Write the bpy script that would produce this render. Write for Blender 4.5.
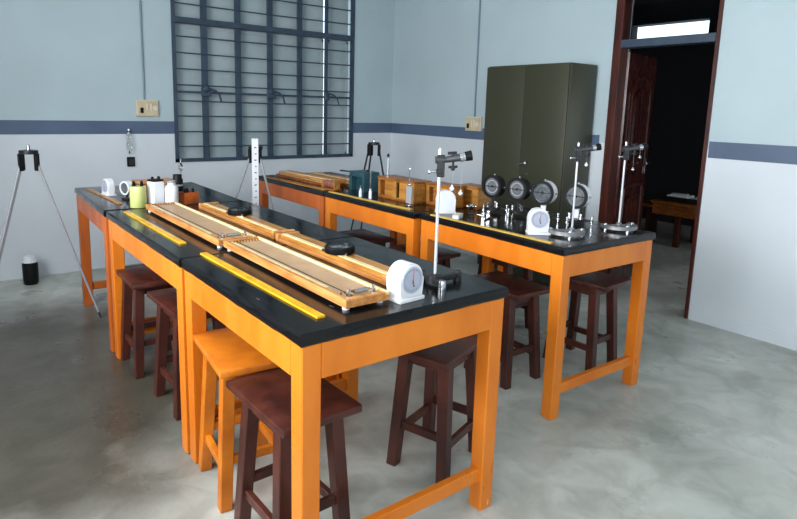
import bpy, bmesh, math, random
from mathutils import Vector, Matrix
random.seed(7)
S = bpy.context.scene
for o in list(bpy.data.objects): bpy.data.objects.remove(o)
COL = S.collection
PI = math.pi
# ------------------------------------------------------------------ camera
W_, H_ = 797, 519
F_, YAW, PITCH, ROLL, EYE = 596.238, 37.258, -9.606, 1.506, 1.539
PX, PY = 384.6, 209.238
yy, pp, rr = (math.radians(a) for a in (YAW, PITCH, ROLL))
fw = Vector((math.sin(yy)*math.cos(pp), math.cos(yy)*math.cos(pp), math.sin(pp)))
rt = Vector((math.cos(yy), -math.sin(yy), 0)); up = rt.cross(fw)
r2 = rt*math.cos(rr)+up*math.sin(rr); u2 = -rt*math.sin(rr)+up*math.cos(rr)
cam_d = bpy.data.cameras.new('camera'); cam = bpy.data.objects.new('camera', cam_d); COL.objects.link(cam)
M = Matrix((r2, u2, -fw)).transposed().to_4x4(); M.translation = Vector((0, 0, EYE))
cam.matrix_world = M
cam_d.sensor_fit = 'HORIZONTAL'; cam_d.sensor_width = 36; cam_d.lens = 36*F_/W_
cam_d.shift_x = (W_/2-PX)/W_; cam_d.shift_y = (PY-H_/2)/W_
cam_d.clip_start = .05
S.camera = cam
# ------------------------------------------------------------------ world, lights, exposure
S.view_settings.view_transform = 'Standard'; S.view_settings.look = 'None'
S.view_settings.gamma = 1; S.view_settings.use_curve_mapping = False
S.view_settings.exposure = 0.0
w = bpy.data.worlds.new('world'); S.world = w; w.use_nodes = True
bg = w.node_tree.nodes['Background']; bg.inputs[0].default_value = (.78, .9, 1, 1); bg.inputs[1].default_value = 2.2
def area(name, loc, direction, sx, sy, power, col):
    d = bpy.data.lights.new(name, 'AREA'); d.shape = 'RECTANGLE'; d.size = sx; d.size_y = sy
    d.energy = power; d.color = col
    o = bpy.data.objects.new(name, d); COL.objects.link(o); o.location = loc
    o.rotation_euler = Vector(direction).to_track_quat('-Z', 'Y').to_euler()
    return o
LX = -.95; LY = -2.3; RX = 4.542; BY = 5.875; CEIL = 3.15
# daylight entering by the window openings (left wall, near wall)
area('daylight_left_window', (LX-.12, 2.3, 1.9), (1, 0, -.05), 2.3, 1.4, 215, (.96, .98, 1))
area('daylight_left_near_window', (LX-.12, -.9, 1.75), (1, 0, -.1), 1.9, 1.3, 125, (.96, .98, 1))
area('daylight_near_window', (1.8, LY-.12, 1.66), (0, 1, -.1), 2.5, 1.35, 12, (.93, .97, 1))
area('next_room_fill', (6.4, .12, 1.6), (0, 1, -.3), 1.6, 1.2, 20, (.93, .97, 1))  # added fill lamp, brightens the next room's table and floor
# ------------------------------------------------------------------ helpers
def lin(c):
    c /= 255.; return c/12.92 if c <= .04045 else ((c+.055)/1.055)**2.4
def rgb(r, g, b): return (lin(r), lin(g), lin(b), 1)
MATS = {}
def mat(name, base, rough=.5, metal=0, dark=None, nscale=8, ncon=(.35, .65), stretch=(1, 1, 1), bump=0, bscale=60,
        chip=None, chip_amt=.66, chip_scale=25, rough_var=0, coat=0, spec=.5, trans=0, ior=1.45, alpha=1, detail=4):
    m = bpy.data.materials.new(name); m.use_nodes = True; MATS[name] = m
    nt = m.node_tree; N = nt.nodes; L = nt.links; b = N['Principled BSDF']
    b.inputs['Base Color'].default_value = base; b.inputs['Roughness'].default_value = rough
    b.inputs['Metallic'].default_value = metal; b.inputs['Coat Weight'].default_value = coat
    b.inputs['Specular IOR Level'].default_value = spec; b.inputs['Transmission Weight'].default_value = trans
    b.inputs['IOR'].default_value = ior; b.inputs['Alpha'].default_value = alpha
    tc = N.new('ShaderNodeTexCoord'); mp = N.new('ShaderNodeMapping'); mp.inputs['Scale'].default_value = stretch
    L.new(tc.outputs['Object'], mp.inputs[0])
    out = None
    def noise(scale, det=detail):
        n = N.new('ShaderNodeTexNoise'); n.inputs['Scale'].default_value = scale; n.inputs['Detail'].default_value = det
        L.new(mp.outputs[0], n.inputs['Vector']); return n
    if dark is not None:
        n = noise(nscale); mr = N.new('ShaderNodeMapRange'); mr.inputs[1].default_value = ncon[0]; mr.inputs[2].default_value = ncon[1]
        L.new(n.outputs[0], mr.inputs[0])
        mx = N.new('ShaderNodeMix'); mx.data_type = 'RGBA'; mx.inputs[6].default_value = base; mx.inputs[7].default_value = dark
        L.new(mr.outputs[0], mx.inputs[0]); out = mx.outputs[2]
    if chip is not None:
        n = noise(chip_scale, 6); mr = N.new('ShaderNodeMapRange'); mr.inputs[1].default_value = chip_amt; mr.inputs[2].default_value = chip_amt+.03
        L.new(n.outputs[0], mr.inputs[0])
        mx = N.new('ShaderNodeMix'); mx.data_type = 'RGBA'; mx.inputs[6].default_value = base; mx.inputs[7].default_value = chip
        if out: L.new(out, mx.inputs[6])
        L.new(mr.outputs[0], mx.inputs[0]); out = mx.outputs[2]
    if out: L.new(out, b.inputs['Base Color'])
    if rough_var:
        n = noise(nscale*1.7); mr = N.new('ShaderNodeMapRange'); mr.inputs[1].default_value = .3; mr.inputs[2].default_value = .7
        mr.inputs[3].default_value = max(0.02, rough-rough_var); mr.inputs[4].default_value = rough+rough_var
        L.new(n.outputs[0], mr.inputs[0]); L.new(mr.outputs[0], b.inputs['Roughness'])
    if bump:
        n = noise(bscale); bp = N.new('ShaderNodeBump'); bp.inputs['Strength'].default_value = bump; bp.inputs['Distance'].default_value = .01
        L.new(n.outputs[0], bp.inputs['Height']); L.new(bp.outputs[0], b.inputs['Normal'])
    return m
class MB:
    def __init__(s): s.bm = bmesh.new()
    def _new(s, f):
        return f
    def box(s, x0, x1, y0, y1, z0, z1, bev=0, xf=None, seg=1):
        r = bmesh.ops.create_cube(s.bm, size=1); vs = r['verts']
        for v in vs: v.co = Vector(((x0+x1)/2+v.co.x*(x1-x0), (y0+y1)/2+v.co.y*(y1-y0), (z0+z1)/2+v.co.z*(z1-z0)))
        if bev:
            es = list({e for v in vs for e in v.link_edges})
            q = bmesh.ops.bevel(s.bm, geom=es, offset=bev, segments=seg, affect='EDGES', profile=.5, clamp_overlap=True)
            vs = list({v for f in q['faces'] for v in f.verts} | {v for v in vs if v.is_valid})
        if xf is not None:
            for v in vs: v.co = xf @ v.co
        return s
    def beam(s, p0, p1, wx, wy, bev=0, w1=None):      # square section post from p0 to p1, section axes near x and y
        p0, p1 = Vector(p0), Vector(p1); r = bmesh.ops.create_cube(s.bm, size=1); vs = r['verts']
        k = w1 or 1
        for v in vs:
            t = v.co.z+.5; c = p0.lerp(p1, t); f = 1+(k-1)*t
            v.co = Vector((c.x+v.co.x*wx*f, c.y+v.co.y*wy*f, c.z))
        if bev: bmesh.ops.bevel(s.bm, geom=list({e for v in vs for e in v.link_edges}), offset=bev, segments=1, affect='EDGES')
        return s
    def rod(s, p0, p1, r0, r1=None, seg=12):
        p0, p1 = Vector(p0), Vector(p1); d = p1-p0; r1 = r0 if r1 is None else r1
        mtx = Matrix.Translation((p0+p1)/2) @ d.to_track_quat('Z', 'Y').to_matrix().to_4x4()
        bmesh.ops.create_cone(s.bm, cap_ends=True, segments=seg, radius1=r0, radius2=r1, depth=d.length, matrix=mtx); return s
    def ball(s, c, r, sx=1, sy=1, sz=1, seg=12):
        bmesh.ops.create_uvsphere(s.bm, u_segments=seg, v_segments=max(6, seg*2//3), radius=r,
                                  matrix=Matrix.Translation(c) @ Matrix.Diagonal((sx, sy, sz, 1))); return s
    def tube(s, pts, r, seg=8):
        pts = [Vector(p) for p in pts]; rings = []
        for i, p in enumerate(pts):
            d = (pts[min(i+1, len(pts)-1)]-pts[max(i-1, 0)]).normalized()
            a = d.orthogonal().normalized() if i == 0 else (a0-d*a0.dot(d)).normalized()
            a0 = a; b = d.cross(a)
            rings.append([s.bm.verts.new(p+(a*math.cos(2*PI*k/seg)+b*math.sin(2*PI*k/seg))*r) for k in range(seg)])
        for A, B in zip(rings, rings[1:]):
            for k in range(seg): s.bm.faces.new((A[k], A[(k+1) % seg], B[(k+1) % seg], B[k]))
        s.bm.faces.new(rings[0][::-1]); s.bm.faces.new(rings[-1]); return s
    def lathe(s, prof, c=(0, 0, 0), axis=(0, 0, 1), seg=24, caps=True):   # prof: (radius, height)
        mtx = Matrix.Translation(c) @ Vector(axis).to_track_quat('Z', 'Y').to_matrix().to_4x4(); rings = []
        for r, h in prof:
            rings.append([s.bm.verts.new(mtx @ Vector((r*math.cos(2*PI*k/seg), r*math.sin(2*PI*k/seg), h))) for k in range(seg)])
        for A, B in zip(rings, rings[1:]):
            for k in range(seg): s.bm.faces.new((A[k], A[(k+1) % seg], B[(k+1) % seg], B[k]))
        if caps:
            if prof[0][0] > 1e-5: s.bm.faces.new(rings[0][::-1])
            if prof[-1][0] > 1e-5: s.bm.faces.new(rings[-1])
        return s
    def ring(s, c, axis, ro, ri, d, seg=32):   # hollow drum centred on c
        pr = [(ri, -d/2), (ro, -d/2), (ro, d/2), (ri, d/2), (ri, -d/2)]
        return s.lathe(pr, c, axis, seg, caps=False)
    def prism(s, outline, y0, y1, xf=None, bev=0):   # outline in (x, z), pushed along y
        A = [s.bm.verts.new((x, y0, z)) for x, z in outline]; B = [s.bm.verts.new((x, y1, z)) for x, z in outline]
        n = len(A); fs = [s.bm.faces.new(A), s.bm.faces.new(B[::-1])]
        for i in range(n): s.bm.faces.new((A[i], B[i], B[(i+1) % n], A[(i+1) % n]))
        if bev:
            es = list({e for f in fs for e in f.edges}); bmesh.ops.bevel(s.bm, geom=es, offset=bev, segments=2, affect='EDGES')
        return s
    def build(s, name, m, parent=None, smooth=True):
        bmesh.ops.recalc_face_normals(s.bm, faces=s.bm.faces[:])
        me = bpy.data.meshes.new(name); s.bm.to_mesh(me); s.bm.free()
        me.materials.append(MATS[m] if isinstance(m, str) else m)
        if smooth:
            me.polygons.foreach_set('use_smooth', [True]*len(me.polygons))
            try: me.set_sharp_from_angle(angle=math.radians(35))
            except Exception: pass
        o = bpy.data.objects.new(name, me); COL.objects.link(o)
        if parent is not None: o.parent = parent
        return o
def tag(o, label=None, cat=None, group=None, kind=None):
    if label: o['label'] = label
    if cat: o['category'] = cat
    if group: o['group'] = group
    if kind: o['kind'] = kind
    return o
def thing(name, label, cat, loc=(0, 0, 0), rz=0, group=None):
    o = bpy.data.objects.new(name, None); COL.objects.link(o); o.empty_display_size = .1
    o.location = loc; o.rotation_euler = (0, 0, rz); return tag(o, label, cat, group)
def copy_tree(o, parent=None):
    c = o.copy(); COL.objects.link(c)
    if parent is not None: c.parent = parent
    for ch in list(o.children): copy_tree(ch, c)
    return c
def dup(o, loc, rz, label):
    c = copy_tree(o); c.location = loc; c.rotation_euler = (0, 0, rz); c['label'] = label; return c
def struct(name, mb, m, parent=None): return tag(mb.build(name, m, parent, smooth=False), kind='structure')
# ------------------------------------------------------------------ materials
mat('orange', rgb(222, 126, 34), .36, dark=rgb(204, 108, 22), nscale=5, stretch=(1, 1, .35), bump=.12, bscale=35, chip=rgb(236, 190, 130), chip_amt=.735, chip_scale=22, rough_var=.1)
mat('orange_dark', rgb(190, 98, 36), .4, dark=rgb(168, 80, 28), nscale=6, stretch=(1, 1, .35), bump=.12, bscale=35, chip=rgb(225, 175, 120), chip_amt=.74, chip_scale=22, rough_var=.1)  # darker orange for the far table of each row
mat('black_top', rgb(15, 16, 18), .17, dark=rgb(21, 22, 25), nscale=7, ncon=(.4, .75), stretch=(1, .3, 1), bump=.1, bscale=14, rough_var=.09, chip=rgb(96, 100, 104), chip_amt=.70, chip_scale=22, spec=.38)
mat('stool_wood', rgb(84, 40, 30), .38, dark=rgb(54, 25, 20), nscale=9, stretch=(1, 1, .4), bump=.18, bscale=30, chip=rgb(130, 84, 66), chip_amt=.71, chip_scale=18, rough_var=.1)
mat('stool_orange', rgb(212, 122, 28), .4, dark=rgb(176, 92, 18), nscale=6, bump=.1, bscale=30, chip=rgb(120, 60, 20), chip_amt=.73, chip_scale=20, rough_var=.08)
mat('pale_wood', rgb(206, 146, 84), .32, dark=rgb(170, 108, 54), nscale=7, stretch=(6, .6, 6), bump=.05, bscale=20, rough_var=.08)
mat('gold_wood', rgb(186, 132, 62), .22, dark=rgb(150, 98, 44), nscale=7, stretch=(6, .5, 6), rough_var=.06)
mat('brown_wood', rgb(160, 96, 42), .3, dark=rgb(120, 66, 26), nscale=9, stretch=(4, 1, 4), rough_var=.08)
mat('tan_sheet', rgb(184, 152, 120), .45, dark=rgb(172, 140, 108), nscale=14, bump=.03, bscale=80)
mat('cream_strip', rgb(238, 218, 168), .3, dark=rgb(222, 196, 140), nscale=20)
mat('yellow_scale', rgb(226, 178, 40), .25, dark=rgb(200, 148, 24), nscale=10, stretch=(3, 1, 3))
mat('worn_scale', rgb(206, 172, 84), .3, dark=rgb(180, 144, 60), nscale=10, stretch=(3, 1, 3))
mat('olive', rgb(58, 59, 42), .42, dark=rgb(55, 56, 40), nscale=2.5, bump=.015, bscale=5)
mat('maroon', rgb(66, 26, 22), .25, dark=rgb(42, 14, 14), nscale=8, stretch=(3, 3, .5), rough_var=.08)
mat('jamb_wood', rgb(80, 34, 24), .32, dark=rgb(50, 20, 16), nscale=8, stretch=(3, 3, .5))
mat('window_steel', rgb(58, 74, 92), .45, dark=rgb(48, 62, 78), nscale=12)
mat('shutter', rgb(168, 182, 186), .5, dark=rgb(156, 172, 176), nscale=3, bump=.03, bscale=8)
mat('white_plastic', rgb(222, 224, 228), .35)
mat('dial_white', rgb(170, 176, 192), .4)
mat('black_plastic', rgb(14, 14, 16), .5, spec=.25)
mat('black_iron', rgb(34, 34, 37), .35, dark=rgb(48, 48, 50), nscale=20, metal=.3)
mat('grey_iron', rgb(84, 84, 88), .35, metal=.7)
mat('brushed', rgb(150, 150, 152), .38, metal=.8)
mat('steel', rgb(196, 198, 202), .2, metal=1)
mat('chrome', rgb(225, 226, 230), .1, metal=1)
mat('rod_white', rgb(225, 228, 232), .22, metal=.55)
mat('brass', rgb(196, 156, 78), .25, metal=1)
mat('red_ink', rgb(206, 40, 46), .5)
mat('glass', (1, 1, 1, 1), .03, trans=1, ior=1.4)
mat('clear_pane', (.9, .97, 1, 1), .02, trans=1, ior=1.05)
mat('grey_dial', rgb(70, 75, 78), .4, dark=rgb(96, 100, 104), nscale=30)
mat('mirror_glass', rgb(120, 130, 138), .08, metal=.6)
mat('teal_paint', rgb(38, 78, 88), .4, dark=rgb(28, 58, 68), nscale=14)
mat('lime_jar', rgb(196, 200, 132), .3, dark=rgb(180, 188, 110), nscale=5)
mat('switch_cream', rgb(208, 192, 158), .4, dark=rgb(192, 174, 140), nscale=16)
mat('beige_plastic', rgb(216, 204, 186), .4)
mat('conduit', rgb(112, 134, 146), .45)
mat('band', rgb(86, 102, 128), .5, dark=rgb(78, 94, 118), nscale=3, bump=.05, bscale=20)
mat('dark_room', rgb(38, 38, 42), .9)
mat('paper', rgb(214, 218, 222), .6)
mat('reddish', rgb(122, 62, 52), .4, dark=rgb(150, 100, 84), nscale=26)
mat('copper_orange', rgb(190, 92, 34), .3, dark=rgb(140, 64, 26), nscale=16)
mat('ceiling', rgb(214, 220, 222), .8)
mat('cable', rgb(28, 28, 30), .5)
mat('light_grey', rgb(150, 152, 156), .4)
def wall_mat():
    m = bpy.data.materials.new('wall_paint'); m.use_nodes = True; MATS['wall_paint'] = m
    nt = m.node_tree; N = nt.nodes; L = nt.links; b = N['Principled BSDF']; b.inputs['Roughness'].default_value = .5
    g = N.new('ShaderNodeNewGeometry'); sp = N.new('ShaderNodeSeparateXYZ'); L.new(g.outputs['Position'], sp.inputs[0])
    st = N.new('ShaderNodeMath'); st.operation = 'GREATER_THAN'; st.inputs[1].default_value = 1.3; L.new(sp.outputs[2], st.inputs[0])
    mx = N.new('ShaderNodeMix'); mx.data_type = 'RGBA'; L.new(st.outputs[0], mx.inputs[0])
    mx.inputs[6].default_value = rgb(212, 218, 224); mx.inputs[7].default_value = rgb(177, 194, 200)
    n = N.new('ShaderNodeTexNoise'); n.inputs['Scale'].default_value = 1.3; n.inputs['Detail'].default_value = 6; L.new(g.outputs['Position'], n.inputs['Vector'])
    mr = N.new('ShaderNodeMapRange'); mr.inputs[1].default_value = .3; mr.inputs[2].default_value = .7; mr.inputs[3].default_value = .93; mr.inputs[4].default_value = 1.04
    L.new(n.outputs[0], mr.inputs[0])
    hs = N.new('ShaderNodeHueSaturation'); L.new(mx.outputs[2], hs.inputs['Color']); L.new(mr.outputs[0], hs.inputs['Value']); L.new(hs.outputs[0], b.inputs['Base Color'])
    n2 = N.new('ShaderNodeTexNoise'); n2.inputs['Scale'].default_value = 9; n2.inputs['Detail'].default_value = 6; L.new(g.outputs['Position'], n2.inputs['Vector'])
    bp = N.new('ShaderNodeBump'); bp.inputs['Strength'].default_value = .12; bp.inputs['Distance'].default_value = .02
    L.new(n2.outputs[0], bp.inputs['Height']); L.new(bp.outputs[0], b.inputs['Normal'])
wall_mat()
def floor_mat():
    m = bpy.data.materials.new('cement'); m.use_nodes = True; MATS['cement'] = m
    nt = m.node_tree; N = nt.nodes; L = nt.links; b = N['Principled BSDF']
    g = N.new('ShaderNodeNewGeometry')
    def ns(s, d=8, dist=0):
        n = N.new('ShaderNodeTexNoise'); n.inputs['Scale'].default_value = s; n.inputs['Detail'].default_value = d
        n.inputs['Distortion'].default_value = dist; L.new(g.outputs['Position'], n.inputs['Vector']); return n
    cr = N.new('ShaderNodeValToRGB'); L.new(ns(1.1, 9, .5).outputs[0], cr.inputs[0]); e = cr.color_ramp
    e.elements[0].position = .3; e.elements[0].color = rgb(150, 153, 148); e.elements[1].position = .7; e.elements[1].color = rgb(198, 200, 195)
    cr2 = N.new('ShaderNodeValToRGB'); L.new(ns(5, 10, 1.2).outputs[0], cr2.inputs[0]); e = cr2.color_ramp
    e.elements[0].position = .36; e.elements[0].color = (.72, .72, .70, 1); e.elements[1].position = .6; e.elements[1].color = (1, 1, 1, 1)
    mx = N.new('ShaderNodeMix'); mx.data_type = 'RGBA'; mx.blend_type = 'MULTIPLY'; mx.inputs[0].default_value = .8
    L.new(cr.outputs[0], mx.inputs[6]); L.new(cr2.outputs[0], mx.inputs[7])
    # shade on the left floor, painted into the colour as a brown patch
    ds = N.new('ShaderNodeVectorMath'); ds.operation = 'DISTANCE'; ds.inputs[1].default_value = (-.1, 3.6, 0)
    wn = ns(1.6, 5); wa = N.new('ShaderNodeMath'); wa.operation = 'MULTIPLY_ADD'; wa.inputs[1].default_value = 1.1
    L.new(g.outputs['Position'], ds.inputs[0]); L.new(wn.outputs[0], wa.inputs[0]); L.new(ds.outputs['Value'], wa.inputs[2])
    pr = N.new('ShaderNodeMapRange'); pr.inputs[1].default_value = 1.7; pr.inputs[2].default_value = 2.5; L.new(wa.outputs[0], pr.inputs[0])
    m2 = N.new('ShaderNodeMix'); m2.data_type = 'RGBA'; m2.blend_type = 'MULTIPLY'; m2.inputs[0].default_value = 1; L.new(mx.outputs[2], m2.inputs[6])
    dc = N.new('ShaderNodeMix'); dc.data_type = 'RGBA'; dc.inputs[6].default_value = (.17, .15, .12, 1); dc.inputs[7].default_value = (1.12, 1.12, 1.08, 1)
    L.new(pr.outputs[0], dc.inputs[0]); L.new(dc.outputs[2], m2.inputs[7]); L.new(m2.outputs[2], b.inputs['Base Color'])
    mr = N.new('ShaderNodeMapRange'); mr.inputs[1].default_value = .3; mr.inputs[2].default_value = .7; mr.inputs[3].default_value = .22; mr.inputs[4].default_value = .5
    L.new(ns(2.6, 6).outputs[0], mr.inputs[0]); L.new(mr.outputs[0], b.inputs['Roughness'])
    bp = N.new('ShaderNodeBump'); bp.inputs['Strength'].default_value = .08; bp.inputs['Distance'].default_value = .02
    L.new(ns(30, 4).outputs[0], bp.inputs['Height']); L.new(bp.outputs[0], b.inputs['Normal'])
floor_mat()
# ------------------------------------------------------------------ room shell
T = .23
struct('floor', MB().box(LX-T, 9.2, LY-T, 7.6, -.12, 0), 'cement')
struct('ceiling', MB().box(LX-T, RX+T, LY-T, BY+T, CEIL, CEIL+.12), 'ceiling')
def wall_y(name, y0, y1, x0, x1, holes, m='wall_paint', zt=CEIL):   # wall running along x with openings (xa, xb, za, zb)
    b = MB(); x = x0
    for xa, xb, za, zb in holes:
        b.box(x, xa, y0, y1, 0, zt)
        if za > 0: b.box(xa, xb, y0, y1, 0, za)
        b.box(xa, xb, y0, y1, zb, zt); x = xb
    b.box(x, x1, y0, y1, 0, zt); return struct(name, b, m)
def wall_x(name, x0, x1, y0, y1, holes, m='wall_paint', zt=CEIL):
    b = MB(); y = y0
    for ya, yb, za, zb in holes:
        b.box(x0, x1, y, ya, 0, zt)
        if za > 0: b.box(x0, x1, ya, yb, 0, za)
        b.box(x0, x1, ya, yb, zb, zt); y = yb
    b.box(x0, x1, y, y1, 0, zt); return struct(name, b, m)
WX0, WX1, WZ0, WZ1 = 1.885, 3.965, .965, 2.86
DY0, DY1, DZ1 = 2.075, 2.915, 2.62
wall_y('wall_back', BY, BY+T, LX, RX, [(WX0, WX1, WZ0, WZ1)])
wall_x('wall_right', RX, RX+T, LY, BY+T, [(DY0, DY1, 0, DZ1)])
wall_x('wall_left', LX-T, LX, LY-T, BY+T, [(-1.9, .1, 1.1, 2.4), (1.1, 3.5, 1.15, 2.6)])
wall_y('wall_near', LY-T, LY, LX, RX+T, [(.55, 3.05, .98, 2.34)])
struct('baseboard_right', MB().box(RX-.005, RX, LY, DY0-.012, 0, .10), 'wall_paint')
# painted dado band
BZ0, BZ1 = 1.243, 1.362
struct('trim_1', MB().box(LX, WX0, BY-.004, BY, BZ0, BZ1), 'band')
struct('trim_2', MB().box(WX1, RX, BY-.004, BY, BZ0, BZ1), 'band')
struct('trim_3', MB().box(RX-.004, RX, DY1+.06, BY-.004, BZ0, BZ1), 'band')
struct('trim_4', MB().box(RX-.004, RX, LY, DY0-.01, BZ0, BZ1), 'band')
# room beyond the door (dark-coloured walls, added fill lamp)
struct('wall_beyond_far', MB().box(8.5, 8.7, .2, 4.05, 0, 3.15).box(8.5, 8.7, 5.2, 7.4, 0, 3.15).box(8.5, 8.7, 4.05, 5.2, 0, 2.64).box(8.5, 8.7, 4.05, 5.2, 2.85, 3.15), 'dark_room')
wall_y('wall_beyond_near', .2, .4, RX+T, 8.5, [(5.6, 7.2, 1.0, 2.2)], 'dark_room')  # window opening added for the fill lamp
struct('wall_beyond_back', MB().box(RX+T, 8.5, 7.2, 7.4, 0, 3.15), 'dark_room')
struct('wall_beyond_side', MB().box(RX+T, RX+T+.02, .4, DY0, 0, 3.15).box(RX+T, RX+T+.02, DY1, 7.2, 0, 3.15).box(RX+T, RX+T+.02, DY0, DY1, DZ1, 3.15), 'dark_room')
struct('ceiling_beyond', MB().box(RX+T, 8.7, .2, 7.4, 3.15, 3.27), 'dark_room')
# ------------------------------------------------------------------ back window with grill
win = tag(bpy.data.objects.new('window_1', None), kind='structure'); COL.objects.link(win); win.location = (WX0, BY, WZ0)
ww, wh = WX1-WX0, WZ1-WZ0
b = MB()
b.box(0, .035, -.012, .028, 0, wh).box(ww-.035, ww, -.012, .028, 0, wh).box(0, ww, -.012, .028, 0, .035).box(0, ww, -.012, .028, wh-.035, wh)
b.build('window_frame', 'window_steel', win, False)
ZT = 2.325-WZ0
MB().box(0, ww, -.014, .03, ZT-.035, ZT+.02, .004).build('transom_bar', 'window_steel', win, False)
for x, wd in ((2.205, .062), (2.555, .062), (2.912, .062), (3.265, .06), (3.602, .04)):
    MB().box(x-WX0-wd/2, x-WX0+wd/2, .008, .03, .03, ZT, .002).box(x-WX0-wd/2, x-WX0+wd/2, .008, .03, ZT, wh-.03, .002).build('upright_strip', 'window_steel', win, False)
for z in (1.119, 1.264, 1.413, 1.561, 1.712, 1.864, 2.015, 2.167, 2.47, 2.62, 2.75):
    sag = random.uniform(-.006, .006)
    MB().tube([(.02, 0, z-WZ0), (ww*.5, 0, z-WZ0+sag), (ww-.02, 0, z-WZ0)], .0065, 8).build('grill_rod', 'window_steel', win)
MB().box(.02, ww-.02, -.004, .008, 1.646-WZ0-.011, 1.646-WZ0+.011, .002).build('latch_bar', 'window_steel', win, False)
for x in (2.205, 2.912, 3.602):
    lx, lz = x-WX0, 1.655-WZ0; k = .6 if x > 3.5 else 1
    MB().box(lx-.05*k, lx+.05*k, -.022, .0, lz-.045, lz+.04, .006).ball((lx, -.02, lz+.03), .035*k, 1, .5, 1).build('latch_plate', 'window_steel', win)
    MB().tube([(lx+.03, -.02, lz+.03), (lx+.09, -.03, lz+.01), (lx+.13, -.03, lz-.03), (lx+.15, -.03, lz-.1)], .009*k+.002, 8).build('latch_handle', 'window_steel', win)
xs = [1.88, 2.60, 3.33, 3.612, 3.974]
for i in range(4):      # closed shutters, set back in the reveal
    x0, x1 = xs[i]-WX0-(.012 if i < 3 else -.050), xs[i+1]-WX0+(.0 if i != 3 else -.028)
    dz = .0 if i < 3 else .012
    sh = MB().box(x0, x1, .10+.004*(i%2), .118+.004*(i%2), .02, ZT-.02-dz, .003).build('shutter_leaf', 'shutter', win, False)
    s2 = MB().box(x0, x0+.03, .088, .10, .02, ZT-.04, .002).box(x1-.03, x1, .088, .10, .02, ZT-.04, .002).box(x0, x1, .088, .10, .02, .05, .002).box(x0, x1, .088, .10, ZT-.07, ZT-.04, .002)
    s2.build('leaf_frame', 'shutter', sh, False)
    MB().box(x0, x1, .10, .118, ZT+.03, wh-.02, .003).build('upper_shutter', 'shutter', win, False)
MB().box(0, ww, .085, .125, ZT-.03, ZT+.02).build('shutter_head', 'window_steel', win, False)
# frames of the windows that light the room
def side_window(name, axis, fixed, a0, a1, z0, z1):
    w_ = tag(bpy.data.objects.new(name, None), kind='structure'); COL.objects.link(w_)
    def bx(b, a, c, d, e, y0=-.02, y1=.02):
        return b.box(fixed+y0, fixed+y1, a, c, d, e) if axis == 'x' else b.box(a, c, fixed+y0, fixed+y1, d, e)
    b = MB(); bx(b, a0, a0+.04, z0, z1); bx(b, a1-.04, a1, z0, z1); bx(b, a0, a1, z0, z0+.04); bx(b, a0, a1, z1-.04, z1)
    b.build('window_frame', 'window_steel', w_, False)
    n = max(2, round((a1-a0)/.42))
    for i in range(1, n):
        a = a0+(a1-a0)*i/n; bx(MB(), a-.025, a+.025, z0, z1, -.01, .01).build('upright_strip', 'window_steel', w_, False)
    k = 1
    while z0+.15*k < z1-.05:
        z = z0+.15*k; bx(MB(), a0, a1, z-.006, z+.006, -.006, .006).build('grill_rod', 'window_steel', w_, False); k += 1
side_window('window_2', 'x', LX-.02, 1.1, 3.5, 1.15, 2.6)
side_window('window_3', 'x', LX-.02, -1.9, .1, 1.1, 2.4)
side_window('window_4', 'y', LY-.02, .55, 3.05, .98, 2.34)
# ------------------------------------------------------------------ door
door = tag(bpy.data.objects.new('door_1', None), kind='structure'); COL.objects.link(door); door.location = (RX, DY0, 0)
dw = DY1-DY0
MB().box(-.012, .11, 0, .028, 0, DZ1, .003).box(-.012, .11, dw-.07, dw, 0, DZ1, .003).box(-.012, .11, .028, dw-.07, DZ1-.05, DZ1).build('door_frame', 'jamb_wood', door, False)
MB().box(-.012, .11, .028, dw-.07, 2.072, 2.135, .003).build('transom_rail', 'window_steel', door, False)
MB().box(.04, .046, .028, dw-.07, 2.135, DZ1-.05).build('transom_pane', 'clear_pane', door, False)
# open leaf, hinged on the far jamb, swung into the next room
leaf = bpy.data.objects.new('door_leaf', None)
lw, lh = .74, 2.05
lf = MB().box(0, lw, -.018, .018, .01, lh, .003).build('door_leaf', 'maroon', door, False)
lf.location = (.10, dw-.075, 0); lf.rotation_euler = (0, 0, math.radians(13))
def arch(x0, x1, z0, z1, r, n=10):
    cx = (x0+x1)/2; hw = (x1-x0)/2
    return [(x0, z0), (x1, z0)]+[(cx+hw*math.cos(PI*k/n), z1-r+r*math.sin(PI*k/n)) for k in range(n+1)]
for (a, z0, z1, r) in (((.12, lw-.12), 1.08, 1.86, .16), ((.12, lw-.12), .2, .92, .03)):
    o = arch(a[0], a[1], z0, z1, r); pts = [(x, -.022, z) for x, z in o]; pts.append(pts[0])
    MB().tube(pts, .012, 6).build('panel_moulding', 'jamb_wood', lf)
    o = arch(a[0]+.09, a[1]-.09, z0+.09, z1-.09, max(r-.06, .02)); MB().prism(o, -.034, -.017, bev=.008).build('raised_panel', 'maroon', lf)
MB().box(lw-.08, lw-.03, -.03, -.018, 1.0, 1.16, .003).rod((lw-.055, -.02, 1.1), (lw-.055, -.06, 1.1), .008).rod((lw-.055, -.06, 1.1), (lw-.16, -.06, 1.1), .008).build('door_handle', 'steel', lf)
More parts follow.
